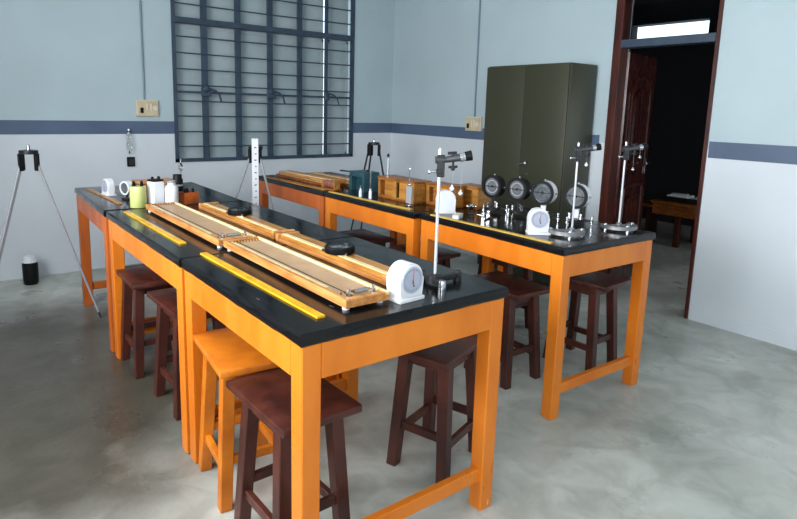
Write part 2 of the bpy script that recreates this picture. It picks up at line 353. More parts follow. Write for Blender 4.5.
# ------------------------------------------------------------------ furniture beyond the door
t = thing('side_table', 'brown wooden table standing in the dark room beyond the doorway', 'table', (6.9, 2.95, 0))
MB().box(0, .55, -.75, .8, .50, .53, .004).build('tabletop', 'brown_wood', t, False)
MB().box(.02, .05, -.73, .78, .37, .50, .003).box(.5, .53, -.73, .78, .37, .50, .003).build('apron', 'brown_wood', t, False)
for x in (.03, .46):
    for y in (-.72, .44): MB().box(x, x+.06, y, y+.06, 0, .37, .003).build('leg', 'stool_wood', t, False)
t2 = thing('low_bench', 'low brown bench end in the dark room left of the brown table', 'bench', (7.15, 4.0, 0))
MB().box(0, .3, -.18, .7, .40, .44, .004).build('seat', 'brown_wood', t2, False)
for y in (-.1, .58): MB().box(.05, .25, y, y+.05, 0, .40).build('leg', 'stool_wood', t2, False)
t3 = thing('dark_tray', 'dark shallow tray lying on the brown table beyond the door', 'tray', (6.98, 3.25, .53))
MB().box(0, .36, -.5, .5, 0, .012).build('tray_base', 'black_iron', t3, False)
MB().box(0, .02, -.5, .5, .012, .06).box(.34, .36, -.5, .5, .012, .06).box(.02, .34, -.5, -.48, .012, .06).box(.02, .34, .48, .5, .012, .06).build('rim', 'black_iron', t3, False)
for i, (x, y, r, l) in enumerate(((7.03, 3.48, .1, 'bundle of white papers left in the tray beyond the door'), (7.05, 3.2, -.3, 'loose white papers right in the tray beyond the door'))):
    p = thing('paper_bundle', l, 'papers', (x, y, .543), r, 'papers in the dark tray')
    MB().box(0, .22, -.1, .14, 0, .06, .004).build('sheets', 'paper', p, False)
    MB().box(.02, .2, -.08, .1, .06, .07, .002, xf=Matrix.Rotation(.2, 4, 'Z')).build('top_sheet', 'paper', p, False)
# ------------------------------------------------------------------ switch boxes and conduits
def switch_box(loc, rz, label, w_, h_, group='cream switch boxes'):
    t = thing('switch_box', label, 'switch box', loc, rz, group)
    MB().box(-w_/2, w_/2, -.035, 0, -h_/2, h_/2, .004).build('back_box', 'beige_plastic', t, False)
    MB().box(-w_/2+.008, w_/2-.008, -.041, -.035, -h_/2+.008, h_/2-.008, .002).build('face_plate', 'switch_cream', t, False)
    MB().box(-w_*.34, -w_*.2, -.05, -.041, -.045, .005, .003).build('switch_rocker', 'black_plastic', t, False)
    MB().box(-w_*.08, w_*.02, -.047, -.041, -.03, .04, .002).box(w_*.08, w_*.18, -.047, -.041, -.03, .04, .002).build('switch_rocker', 'beige_plastic', t, False)
    MB().lathe([(.0, 0), (.024, 0), (.024, .006), (.0, .006)], (w_*.32, -.041, 0), (0, -1, 0)).build('socket', 'beige_plastic', t)
    return t
switch_box((1.633, BY, 1.483), 0, 'cream switch box on back wall left of the barred window', .2, .15)
switch_box((RX, 4.45, 1.402), -PI/2, 'cream switch box on right wall beside the olive cabinet', .22, .145)
def conduit(pts, label):
    b = MB()
    b.tube(pts, .009, 8); return tag(b.build('conduit_pipe', 'conduit'), label, 'conduit', 'wall conduits')
conduit([(1.615, BY-.009, 1.56), (1.612, BY-.009, 2.3), (1.608, BY-.009, 3.14)], 'thin grey conduit rising from the switch box left of the window')
conduit([(RX-.009, 4.455, 1.475), (RX-.009, 4.455, 2.3), (RX-.009, 4.46, 3.14)], 'thin pale conduit rising from the switch box beside the cabinet')
t = thing('wall_plate', 'small square black plate on back wall under the hanging glass flask', 'plate', (1.47, BY, .985))
MB().box(-.035, .035, -.02, 0, -.045, .045, .004).build('plate_body', 'black_plastic', t, False)
MB().box(-.022, .022, -.024, -.02, -.03, .03, .002).build('plate_cover', 'black_iron', t, False)
# ------------------------------------------------------------------ lab tables
def table(x0, x1, y0, y1, label, group, m='orange', skew=0, leg=.068, H=.9):
    w_, l_ = x1-x0, y1-y0
    t = thing('lab_table', label, 'table', (x0, y0, 0), skew, group)
    b = MB(); th = .04
    n = 18       # slab with a slightly uneven hand-painted edge
    rnd = random.Random(int(x0*100+y0*10))
    per = []
    for i in range(n): per.append((w_*i/n, 0))
    for i in range(n): per.append((w_, l_*i/n))
    for i in range(n): per.append((w_*(1-i/n), l_))
    for i in range(n): per.append((0, l_*(1-i/n)))
    def ring(z, inset, j):
        out = []
        for (x, y) in per:
            dx = inset if x < .001 else (-inset if x > w_-.001 else 0); dy = inset if y < .001 else (-inset if y > l_-.001 else 0)
            out.append(b.bm.verts.new((x+dx+rnd.uniform(-j, j), y+dy+rnd.uniform(-j, j), z+rnd.uniform(-j, j)*.6)))
        return out
    R = [ring(H-th, .003, .0016), ring(H-th+.008, -.001, .0018), ring(H-.008, 0, .0018), ring(H, .006, .0004)]
    k = len(per)
    for A, B in zip(R, R[1:]):
        for i in range(k): b.bm.faces.new((A[i], A[(i+1) % k], B[(i+1) % k], B[i]))
    b.bm.faces.new(R[0][::-1]); b.bm.faces.new(R[-1])
    b.build('tabletop', 'black_top', t)
    e = .008; ah = .115; zt = H-th
    MB().box(e, e+.028, e+leg, l_-e-leg, zt-ah, zt, .003).build('apron', m, t, False)
    MB().box(w_-e-.028, w_-e, e+leg, l_-e-leg, zt-ah, zt, .003).build('apron', m, t, False)
    MB().box(e+leg, w_-e-leg, e, e+.028, zt-ah, zt, .003).build('apron', m, t, False)
    MB().box(e+leg, w_-e-leg, l_-e-.028, l_-e, zt-ah, zt, .003).build('apron', m, t, False)
    for sx in (0, 1):
        for sy in (0, 1):
            cx = e+leg/2 if sx == 0 else w_-e-leg/2; cy = e+leg/2 if sy == 0 else l_-e-leg/2
            MB().beam((cx, cy, 0), (cx, cy, zt), leg*.94, leg*.94, .004, 1/.94).build('leg', m, t, False)
    for y in (e+leg/2, l_-e-leg/2):
        MB().box(e+leg*.9, w_-e-leg*.9, y-.016, y+.016, .12, .175, .003).build('stretcher', m, t, False)
    return t
GL, GR = 'tables of the left row', 'tables of the right row'
table(.788, 1.660, 1.412, 2.425, 'front black-topped orange table with the long tan tray and white clock', GL)
table(.783, 1.658, 2.433, 3.735, 'middle table of the left row with the jars and second tan tray', GL)
table(.777, 1.650, 3.775, 4.87, 'far end table of the left row against the pale wall side', GL, 'orange_dark', skew=-.034)
table(2.374, 3.168, 1.694, 2.800, 'nearest table of the right row in front of the olive cabinet', GR, skew=math.radians(-1.6))
table(2.366, 3.160, 2.812, 3.885, 'middle table of the right row carrying the open wooden boxes', GR)
table(2.362, 3.156, 3.895, 5.050, 'far table of the right row below the barred window', GR, 'orange_dark')
# ------------------------------------------------------------------ stools
def make_stool(label, m, loc, rz, h=.56, group='dark wooden stools', sx=.30, sy=.43):
    t = thing('lab_stool', label, 'stool', loc, rz, group)
    MB().box(-sx/2, sx/2, -sy/2, sy/2, h-.028, h, .006, seg=2).build('seat', m, t)
    lx, ly = sx/2-.055, sy/2-.10; fx, fy = lx+.03, ly+.035; zt = h-.028
    for a in (-1, 1):
        for c in (-1, 1):
            MB().beam((a*fx, c*fy, 0), (a*lx, c*ly, zt), .047, .047, .003, 1.08).build('leg', m, t, False)
    for a in (-1, 1):
        MB().box(a*lx-.01, a*lx+.01, -ly+.02, ly-.02, zt-.06, zt, .002).build('seat_rail', m, t, False)
        MB().box(-lx+.02, lx-.02, a*ly-.01, a*ly+.01, zt-.06, zt, .002).build('seat_rail', m, t, False)
    q = .16/zt; mx, my = fx+(lx-fx)*q, fy+(ly-fy)*q
    for a in (-1, 1):
        MB().box(a*mx-.011, a*mx+.011, -my+.018, my-.018, .135, .17, .002).build('stretcher', m, t, False)
        MB().box(-mx+.018, mx-.018, a*my-.011, a*my+.011, .175, .21, .002).build('stretcher', m, t, False)
    return t
s0 = make_stool('dark red-brown stool at the far end of the left side, beside the paired orange legs', 'stool_wood', (.955, 3.50, 0), 0)
dup(s0, (.99, 2.93, 0), .03, 'dark stool half hidden behind the paired orange legs of the left row')
dup(s0, (.928, 1.725, 0), .02, 'dark worn stool in the foreground under the front table corner leg')
dup(s0, (1.69, 1.80, 0), math.radians(-72), 'dark stool tucked under the right end of the front table')
dup(s0, (2.605, 2.23, 0), -.03, 'dark stool in the aisle by the nearest right-row table')
dup(s0, (3.15, 2.07, 0), .05, 'dark stool under the outer end of the nearest right-row table')
dup(s0, (2.72, 3.10, 0), .04, 'dark stool in the aisle under the middle right-row table, nearer one')
dup(s0, (2.62, 3.72, 0), 0, 'dark stool in the aisle under the middle right-row table, farther one')
dup(s0, (3.22, 2.78, 0), -.05, 'dark stool on the cabinet side of the nearest right-row table')
make_stool('bright orange painted stool under the front table beside the dark one', 'stool_orange', (.93, 2.14, 0), -.11, h=.59, group='orange stools')
# ------------------------------------------------------------------ steel cabinet
CX0, CY0, CY1, CH = 4.148, 3.038, 3.949, 1.945
t = thing('steel_cabinet', 'tall olive green steel cabinet against the wall left of the doorway', 'cabinet', (CX0, CY0, 0))
cw, cd = CY1-CY0, RX-CX0-.012
MB().box(.02, cd, 0, cw, .06, CH, .012, seg=3).build('body', 'olive', t)
MB().box(.02, .06, .02, .08, 0, .06).box(.02, .06, cw-.08, cw-.02, 0, .06).box(cd-.06, cd-.02, .02, .08, 0, .06).box(cd-.06, cd-.02, cw-.08, cw-.02, 0, .06).build('foot', 'olive', t, False)
d1 = MB().box(0, .02, .006, cw/2-.0012, .07, CH-.01, .004, seg=2).build('door', 'olive', t)
d2 = MB().box(0, .02, cw/2+.0012, cw-.006, .07, CH-.01, .004, seg=2).build('door', 'olive', t)
hy, hz = 3.41-CY0, 1.10
MB().rod((-.0, hy, hz), (-.03, hy, hz), .012).rod((-.03, hy, hz), (-.03, hy+.09, hz-.02), .008, .006).build('door_handle', 'steel', d1)
MB().lathe([(0, 0), (.014, 0), (.012, .006), (0, .006)], (0, hy+.0, hz-.09), (-1, 0, 0)).build('keyhole_plate', 'steel', d1)
# ------------------------------------------------------------------ things on the tables
TZ = .9
def ang(p0, p1): return math.atan2(p1[1]-p0[1], p1[0]-p0[0])
def scale(p0, label, rz, L=1.0, m='yellow_scale', w_=.03, z=TZ):
    t = thing('metre_scale', label, 'ruler', (p0[0], p0[1], z), rz, 'metre scales')
    MB().box(-w_/2, w_/2, 0, L, 0, .008, .001).build('blade', m, t, False)
    b = MB()
    for i in range(1, int(L*100)):
        l = .012 if i % 10 == 0 else (.008 if i % 5 == 0 else .004)
        b.box(-w_/2+.001, -w_/2+.001+l, L*i/(L*100)-.0006, L*i/(L*100)+.0006, .008, .0083)
    tag(b.build('graduations', 'black_plastic', t, False), kind='stuff')
    return t
scale((.908, 1.500), 'bright yellow metre scale beside the long tray on the front table', .015, .955)
scale((.883, 2.68), 'yellow metre scale left of the jars on the middle left table', .01, .97)
scale((.915, 3.96), 'brownish metre scale by the white clock at the left row end', .045, .76, 'gold_wood')
scale((2.408, 1.79), 'yellow metre scale along the edge of the nearest right table', 0, .90, w_=.024, m='worn_scale')
scale((2.42, 2.90), 'yellow metre scale along the edge of the middle right table', .04, .93, w_=.024, m='worn_scale')
scale((2.41, 3.93), 'pale metre scale along the edge of the far right table', .03, .93, 'gold_wood', .05)
def tray(x0, x1, y0, y1, label):      # local x across, y along
    w_, l_ = x1-x0, y1-y0
    t = thing('long_wooden_tray', label, 'lab tray', (x0, y0, TZ), 0, 'long tan-topped trays')
    f = MB()
    for x in (.02, w_-.02):
        for y in (.03, l_-.03): MB().lathe([(.012, 0), (.012, .012), (0, .012)], (x, y, 0), seg=10).build('foot', 'white_plastic', t)
    f.bm.free()
    MB().box(.0, w_, 0, l_, .012, .03, .002).build('base_board', 'pale_wood', t, False)
    MB().box(.018, w_-.018, .02, l_-.02, .03, .035).build('top_sheet', 'tan_sheet', t, False)
    MB().box(0, .016, 0, l_, .03, .042, .002).build('side_rail', 'pale_wood', t, False)
    MB().box(w_-.016, w_, 0, l_, .03, .042, .002).build('side_rail', 'cream_strip', t, False)
    MB().box(.016, w_-.016, 0, .022, .03, .042, .002).build('end_rail', 'pale_wood', t, False)
    MB().box(.016, w_-.016, l_-.022, l_, .03, .042, .002).build('end_rail', 'pale_wood', t, False)
    MB().box(.022, .036, .16, l_-.03, .035, .038).build('scale_strip', 'cream_strip', t, False)
    MB().tube([(.045, .03, .04), (.045, l_-.03, .04)], .0015, 6).build('wire', 'black_plastic', t)
    for i in range(9):
        x = .03+(w_-.06)*i/8
        MB().lathe([(.003, 0), (.003, .012), (0, .014)], (x, l_-.05, .035), seg=6).build('peg', 'brass', t)
    for i in range(9):
        x = .03+(w_-.06)*i/8
        MB().lathe([(.003, 0), (.003, .008), (0, .01)], (x, .075, .035), seg=6).build('peg', 'brass', t)
    MB().rod((.06, .045, .047), (w_-.06, .045, .047), .008).build('roller', 'steel', t)
    MB().lathe([(.009, 0), (.009, .012), (.005, .014), (.005, .024), (0, .026)], (.04, .045, .035), seg=12).lathe([(.009, 0), (.009, .012), (.005, .014), (.005, .024), (0, .026)], (w_-.035, .045, .035), seg=12).build('terminal', 'steel', t)
    return t
tray(.998, 1.172, 1.50, 2.49, 'long tan-topped wooden tray on the front table behind the white clock')
tray(.982, 1.165, 2.510, 3.640, 'long tan-topped wooden tray on the middle left table near the jars')
def magneto(x, y0, y1, label, w_=.112, z=TZ):
    l_ = y1-y0
    t = thing('magnetometer_bench', label, 'bench', (x, y0, z), 0, 'narrow wooden magnetometer benches')
    MB().box(-w_/2, w_/2, 0, l_, 0, .016, .002).build('base_board', 'pale_wood', t, False)
    MB().box(-w_/2+.012, w_/2-.012, .02, l_-.02, .016, .034, .002).build('raised_bed', 'gold_wood', t, False)
    MB().box(-w_/2+.02, -w_/2+.042, .02, l_-.02, .034, .037).build('scale_strip', 'cream_strip', t, False)
    MB().box(-w_/2-.004, w_/2+.004, -.004, .022, 0, .038, .003).build('end_block', 'pale_wood', t, False)
    MB().box(-w_/2-.004, w_/2+.004, l_-.022, l_+.004, 0, .036, .003).build('end_block', 'pale_wood', t, False)
    return t
magneto(1.335, 1.66, 2.53, 'narrow wooden magnetometer bench on the front table behind the tan tray')
magneto(1.335, 2.56, 3.56, 'narrow wooden magnetometer bench on the middle left table')
def compass(x, y, label, z=TZ+.0372):
    t = thing('compass_box', label, 'compass', (x, y, z), .3, 'round compass boxes')
    MB().lathe([(.0, 0), (.062, 0), (.064, .004), (.064, .024), (.06, .029), (.052, .029), (.052, .012), (0, .012)], seg=36).build('case', 'black_plastic', t)
    MB().lathe([(0, 0), (.051, 0), (.051, .004), (0, .004)], (0, 0, .0125), seg=36).build('dial', 'light_grey', t)
    MB().lathe([(0, 0), (.052, 0), (.052, .002), (0, .002)], (0, 0, .025), seg=36).build('glass_cover', 'glass', t)
    MB().box(-.04, .04, -.003, .003, .0205, .022).lathe([(.006, 0), (.004, .01), (0, .012)], (0, 0, .0145), seg=10).build('needle', 'steel', t)
    for a in (0, 2.1, 4.2): MB().lathe([(.006, 0), (.006, .01), (0, .012)], (.07*math.cos(a), .07*math.sin(a), 0), seg=8).build('screw', 'steel', t)
    return t
compass(1.335, 2.06, 'black round compass box on the bench nearest the white clock')
compass(1.335, 3.09, 'black round compass box on the farther magnetometer bench')
def clock(x, y, rz, label, h=.145, w_=.118, d=.062, z=TZ, hand=2.9):
    t = thing('stop_clock', label, 'clock', (x, y, z), rz, 'white stop clocks'); r = w_/2
    o = [(-r, .012), (r, .012)]+[(r*math.cos(PI*k/16), h-r+r*math.sin(PI*k/16)) for k in range(17)]
    MB().prism(o, -d/2, d/2, bev=.006).build('body', 'white_plastic', t)
    MB().box(-r-.002, r+.002, -d/2-.006, d/2+.006, 0, .014, .003, seg=2).build('base', 'white_plastic', t)
    cz = h-r-.002; ro = r*.76
    MB().ring((0, -d/2-.001, cz), (0, -1, 0), ro+.004, ro, .006, 36).build('bezel', 'dial_white', t)
    dial = MB().lathe([(0, 0), (ro, 0), (ro, .002), (0, .002)], (0, -d/2, cz), (0, -1, 0), 36).build('dial', 'dial_white', t)
    b = MB()
    for k in range(60):
        a = 2*PI*k/60; l = .006 if k % 5 == 0 else .003
        p0 = Vector((math.sin(a)*(ro-.003), -d/2-.0026, cz+math.cos(a)*(ro-.003))); p1 = Vector((math.sin(a)*(ro-.003-l), -d/2-.0026, cz+math.cos(a)*(ro-.003-l)))
        b.rod(p0, p1, .0004, seg=4)
    tag(b.build('dial_marks', 'black_plastic', dial, False), kind='stuff')
    def hd(a, l0, l1, r0): return MB().rod((math.sin(a)*l0, -d/2-.0045, cz+math.cos(a)*l0), (math.sin(a)*l1, -d/2-.0045, cz+math.cos(a)*l1), r0, r0*.5, seg=6)
    hd(.12, -.012, ro*.85, .0012).build('second_hand', 'red_ink', t)
    hd(hand, 0, ro*.45, .0016).ball((math.sin(hand)*ro*.5, -d/2-.004, cz+math.cos(hand)*ro*.5), .003, 1, .4, 1).build('minute_hand', 'black_plastic', t)
    return t
clock(1.245, 1.512, .05, 'white arched stop clock on the front table beside the tray end', h=.130, w_=.108, d=.072)
clock(2.537, 1.986, math.radians(-38), 'white arched stop clock on nearest right table by the polished stand', h=.14, w_=.108)
clock(2.545, 2.715, math.radians(150), 'white arched clock seen from behind near the open wooden boxes')
clock(.94, 4.37, math.radians(-78), 'small white clock standing sideways at far end of the left row', h=.118, w_=.1, d=.05)
# retort stands ----------------------------------------------------
def clamp(t, zc, up_, side):        # boss + clamp pointing along 'side'
    s = Vector(side).normalized(); n = Vector((-s.y, s.x, 0)); Z = Vector((0, 0, 1))
    c = Vector((0, 0, zc))
    K = .8
    def P(a, b_, d): return c+(s*a+n*b_+Z*(d+a*.07))*K
    q = Matrix((s, n, Z)).transposed().to_4x4()
    f = Matrix.Translation(c) @ q @ Matrix.Diagonal((.6, .74, K, 1))
    MB().box(-.014, .03, -.014, .014, -.055, .045, .004, xf=f).box(-.02, .014, -.018, .018, -.04, -.02, .003, xf=f).build('boss_head', 'black_iron', t)
    MB().rod(P(-.015, 0, -.03), P(-.045, 0, -.03), 0.0037).ball(P(-.045, 0, -.03), .008, .6, 1, 1).build('boss_screw', 'steel', t)
    MB().rod(P(-.02, 0, .022), P(.045, 0, .022), 0.0131, 0.0103).rod(P(.03, 0, .022), P(.105, .0, .03), 0.0113, 0.0140).build('clamp_arm', 'grey_iron', t)
    MB().rod(P(.035, 0, .05), P(.075, 0, .05), 0.0056).rod(P(.055, 0, .03), P(.055, 0, .05), 0.0056).build('clamp_lever', 'black_iron', t)
    MB().rod(P(.09, 0, .028), P(.115, 0, .032), 0.0160, 0.0160, 16).build('collar', 'steel', t)
    MB().rod(P(.112, 0, .032), P(.142, 0, .036), 0.0168, 0.0187, 16).build('end_knob', 'black_plastic', t)
    MB().rod(P(.06, 0, .02), P(.06, 0, -.014), 0.0047).rod(P(.04, 0, -.012), P(.08, 0, -.012), 0.0047).ball(P(.06, 0, -.02), .008).build('jaw_screw', 'black_iron', t)
    return c+(s*.06+Z*-.012)*K, c+(s*.10+Z*.03)*K
def pendulum(p, L, label, m='white_plastic'):
    t = thing('pendulum_bob', label, 'pendulum', (p[0], p[1], p[2]-L), 0, 'pendulum bobs')
    MB().rod((0, 0, 0), (0, 0, L), .0006, seg=5).build('thread', 'light_grey', t)
    MB().ball((0, 0, 0), .0085, seg=14).rod((0, 0, .006), (0, 0, .013), .003).build('bob', m, t)
    return t
def stand_v(x, y, label):
    t = thing('retort_stand', label, 'retort stand', (x, y, TZ), 0, 'retort stands')
    feet = [(-.03, -.072), (.01, .085), (.115, 0)]
    b = MB().lathe([(.0, .012), (.03, .012), (.028, .04), (.014, .046), (0, .046)], seg=18)
    for fx, fy in feet:
        b.beam((0, 0, .03), (fx, fy, .03), .034, .034)
    b = MB().lathe([(.0, .012), (.032, .012), (.030, .038), (.014, .044), (0, .044)], seg=18)
    for fx, fy in feet:
        L = math.hypot(fx, fy); a = math.atan2(fy, fx)
        b.box(0, L, -.016, .016, .012, .034, .005, xf=Matrix.Rotation(a, 4, 'Z'))
    b.build('base', 'black_iron', t)
    for fx, fy in feet:
        MB().lathe([(.0, 0), (.015, 0), (.016, .02), (.012, .038), (0, .04)], (fx, fy, 0), seg=14).build('foot', 'steel' if fy < -.05 else 'black_iron', t)
    MB().rod((0, 0, .04), (0, 0, .50), .0058).rod((0, 0, .50), (0, 0, .505), .0058, .002).build('rod', 'rod_white', t)
    p, q = clamp(t, .445, 0, (.80, -.60, 0))
    o = Vector((x, y, TZ)); return o+p, o+q
p, q = stand_v(1.442, 1.578, 'black-footed retort stand on the front table beside the white clock')
pendulum(p, .075, 'small white bob hanging from the clamp over the front table')
pendulum(q, .125, 'longer thin thread with white tip hanging from the front clamp', 'rod_white')
def stand_c(x, y, label, rz, hgt, rx=0):
    t = thing('retort_stand', label, 'retort stand', (x, y, TZ), rz, 'retort stands')
    b = MB(); n = 20; ro, ri = .098, .068
    prev = None
    V = []
    for k in range(n+1):
        a = PI*(-.12+1.24*k/n)+PI
        V.append([b.bm.verts.new((r_*math.cos(a), r_*math.sin(a)+.03, z)) for r_, z in ((ri, .012), (ro, .012), (ro, .032), (ri, .032))])
    for A, B in zip(V, V[1:]):
        for i in range(4): b.bm.faces.new((A[i], A[(i+1) % 4], B[(i+1) % 4], B[i]))
    b.bm.faces.new(V[0][::-1]); b.bm.faces.new(V[-1])
    b.box(-.08, .08, .018, .042, .014, .030, .003); b.lathe([(.016, .012), (.016, .036), (.008, .042), (0, .042)], (rx, .03, 0), seg=14)
    b.build('horseshoe_base', 'brushed', t)
    for fx, fy in ((-.083, .03), (.083, .03), (0, -.053)):
        MB().lathe([(0, 0), (.01, 0), (.01, .034), (.006, .04), (0, .04)], (fx, fy, 0), seg=12).build('foot', 'chrome', t)
    MB().rod((rx, .03, .028), (rx, .03, hgt), .0055).build('rod', 'rod_white', t)
    M_ = Matrix.Rotation(-rz, 4, 'Z'); e = bpy.data.objects.new('clamp', None)
    s = M_ @ Vector((.8, -.6, 0))
    # clamp parts share the stand's frame, shifted onto the rod
    before = set(t.children)
    p, q = clamp(t, hgt-.055, 0, tuple(s))
    for c in t.children:
        if c not in before: c.location = (rx, .03, 0)
    bpy.data.objects.remove(e)
    R_ = Matrix.Translation((x, y, TZ)) @ Matrix.Rotation(rz, 4, 'Z')
    return R_ @ (p+Vector((rx, .03, 0))), R_ @ (q+Vector((rx, .03, 0)))
def stand_at(rx, ry, label, rz, hgt, off=0):       # rx, ry: where the rod stands
    o = Matrix.Rotation(rz, 4, 'Z') @ Vector((off, .03, 0)); return stand_c(rx-o.x, ry-o.y, label, rz, hgt, off)
p, q = stand_at(2.672, 1.868, 'retort stand with polished horseshoe base near the nearest right table corner', math.radians(-40), .49, .03)
pendulum(p, .05, 'small bright bob hanging in front of the cabinet side')
p, q = stand_at(3.043, 1.824, 'retort stand with horseshoe base at the outer table corner before the doorway', math.radians(-25), .49)
pendulum(p, .085, 'small ring-like bob hanging before the dark door leaf', 'chrome')
pendulum(q, .05, 'short bright bob hanging beside the ring-like one at the door', 'chrome')
# tangent galvanometers ---------------------------------------------
def galvo(x, y, rz, label, rim='black_plastic', inner='grey_dial', zc=.168, white=False):
    t = thing('tangent_galvanometer', label, 'galvanometer', (x, y, TZ), rz, 'tangent galvanometers')
    for k in range(3):
        a = 2*PI*k/3+.4; c, s = math.cos(a), math.sin(a)
        MB().box(0, .09, -.009, .009, .022, .032, .003, xf=Matrix.Rotation(a, 4, 'Z')).build('base_arm', 'black_iron', t, False)
        MB().lathe([(0, 0), (.004, .002), (.004, .018), (.011, .018), (.011, .026), (.005, .028), (.005, .045), (.009, .047), (.009, .055), (0, .057)], (.088*c, .088*s, 0), seg=12).build('levelling_screw', 'chrome', t)
    MB().lathe([(.05, .02), (.052, .036), (.02, .04), (0, .04)], seg=24).build('base_disc', 'black_iron', t)
    for k in range(3):
        a = 2*PI*k/3-.3; MB().lathe([(.007, 0), (.007, .014), (.003, .016), (.003, .022), (.008, .023), (.008, .03), (0, .032)], (.036*math.cos(a), .036*math.sin(a), .036), seg=10).build('terminal', 'chrome', t)
    if white: MB().box(-.016, .016, -.006, .006, .038, zc-.07, .002).build('stem', 'white_plastic', t, False)
    else: MB().rod((0, 0, .038), (0, 0, zc-.07), .007).build('stem', 'black_iron', t)
    MB().ring((0, 0, zc), (0, -1, 0), .070, .056, .056, 40).build('coil_drum', 'white_plastic' if white else 'black_plastic', t)
    MB().ring((0, -.028, zc), (0, -1, 0), .0725, .056, .01, 40).build('front_rim', 'black_plastic', t)
    MB().lathe([(0, 0), (.057, 0), (.057, .004), (0, .004)], (0, -.018, zc), (0, -1, 0), 36).build('dial', inner, t)
    MB().ring((0, -.024, zc), (0, -1, 0), .042, .036, .004, 32).build('inner_ring', 'light_grey' if not white else 'grey_dial', t)
    MB().box(-.054, .054, -.027, -.024, zc-.0025, zc+.0025).lathe([(.008, 0), (.006, .006), (0, .007)], (0, -.022, zc), (0, -1, 0), 14).build('pointer', 'black_plastic', t)
    MB().rod((.068, -.0, zc), (.08, -.0, zc), .005).rod((-.068, 0, zc), (-.08, 0, zc), .005).rod((0, 0, zc+.068), (0, 0, zc+.08), .005).build('pivot_screw', 'steel', t)
    return t
galvo(2.838, 2.584, math.radians(-82), 'black ring galvanometer nearest the wooden boxes, leftmost of four')
galvo(2.873, 2.41, math.radians(-82), 'black ring galvanometer second from the wooden boxes')
galvo(2.87, 2.215, math.radians(-80), 'white-rimmed ring galvanometer with clear glassy face above a white clock', inner='mirror_glass', white=True, zc=.172)
galvo(2.955, 2.045, math.radians(-80), 'white-rimmed ring galvanometer with dark dial, nearest the doorway', inner='grey_dial', white=True, zc=.168)
# eraser / chalk duster
t = thing('chalk_eraser', 'small white eraser block on nearest right table near the clock back', 'eraser', (2.475, 2.53, TZ), .5)
MB().box(-.045, .045, -.02, .02, 0, .022, .004).build('pad', 'paper', t, False)
MB().box(-.047, .047, -.022, .022, .022, .028, .003).build('handle_strip', 'beige_plastic', t, False)
t = thing('screw_clamp', 'small chrome screw clamp lying on table among the ring galvanometers', 'clamp', (2.60, 2.42, TZ), .4)
MB().box(-.05, .05, -.012, .012, 0, .012, .003).box(-.05, -.035, -.012, .012, .012, .05, .003).box(.035, .05, -.012, .012, .012, .05, .003).build('clamp_frame', 'steel', t, False)
MB().rod((-.09, 0, .04), (.05, 0, .04), .005).rod((-.09, -.02, .04), (-.09, .02, .04), .004).build('screw', 'chrome', t)
t = thing('pulley_block', 'small chrome pulley block on table left of the ring galvanometers', 'pulley', (2.68, 2.62, TZ), .8)
MB().box(-.03, .03, -.02, .02, 0, .012, .003).box(-.03, .03, -.018, -.012, .012, .06, .003).box(-.03, .03, .012, .018, .012, .06, .003).build('cheek', 'black_iron', t, False)
MB().lathe([(0, -.01), (.022, -.01), (.016, 0), (.022, .01), (0, .01)], (0, 0, .045), (0, 1, 0), 20).build('wheel', 'chrome', t)
MB().rod((0, -.03, .045), (0, .03, .045), .005).build('axle', 'chrome', t)
# wooden instrument boxes -------------------------------------------
def wbox(x0, x1, y0, y1, h, label, opens, z=TZ):
    """hollow case: open frames on the aisle face (-x)"""
    t = thing('wooden_case', label, 'wooden box', (x0, y0, z), 0, 'wooden instrument boxes'); w_, l_ = x1-x0, y1-y0
    e = .014
    MB().box(0, w_, 0, l_, 0, e, .002).build('bottom_board', 'brown_wood', t, False)
    MB().box(-.006, w_+.006, -.006, l_+.006, h-e, h, .002).build('top_board', 'brown_wood', t, False)
    MB().box(w_-e, w_, 0, l_, e, h-e).build('back_board', 'brown_wood', t, False)
    MB().box(e, w_-e, 0, e, e, h-e).build('end_board', 'gold_wood', t, False)
    MB().box(e, w_-e, l_-e, l_, e, h-e).build('end_board', 'brown_wood', t, False)
    b = MB(); y = 0
    for (a, c) in opens:
        b.box(0, e, y, a, e, h-e, .001); b.box(0, e, a, c, e, e+.008, .001); b.box(0, e, a, c, h-e-.01, h-e, .001); y = c
    b.box(0, e, y, l_, e, h-e, .001); b.build('front_frame', 'gold_wood', t, False)
    for (a, c) in opens: MB().box(.05, .056, max(a-.05, e), min(c+.05, l_-e), e, h-e).build('inner_panel', 'gold_wood', t, False)
    return t
wbox(2.575, 2.72, 3.06, 3.47, .155, 'long wooden case with open square frame, farthest of three on the table', [(.165, .20), (.235, .39)])
wbox(2.665, 2.79, 2.80, 3.04, .15, 'small open-framed wooden case, middle of the three, half behind a clock', [(.10, .215)])
wbox(2.815, 2.95, 2.70, 2.90, .145, 'small wooden case nearest the cabinet, with plain golden end', [(.05, .165)])
t = thing('slender_rod_stand', 'thin white rod with dark knob rising behind the long wooden case', 'rod', (2.76, 3.60, TZ), 0, 'thin rods by the cases')
MB().lathe([(0, 0), (.03, 0), (.03, .012), (.008, .016), (0, .016)], seg=18).build('base', 'black_iron', t)
MB().rod((0, 0, .016), (0, 0, .27), .0065).build('rod', 'rod_white', t)
MB().ball((0, 0, .285), .011).rod((0, 0, .27), (0, 0, .3), .006).build('knob', 'black_plastic', t)
t = thing('slender_rod_stand', 'thin glassy rod above a grey card in front of the long wooden case', 'rod', (2.50, 3.02, TZ), 0, 'thin rods by the cases')
MB().box(-.02, .02, -.02, .02, 0, .008, .002).build('base', 'steel', t, False)
MB().box(-.006, .006, -.028, .028, .02, .135, .001).build('card', 'light_grey', t, False)
MB().rod((0, 0, .008), (0, 0, .25), .004).ball((0, 0, .145), .011).build('rod', 'chrome', t)
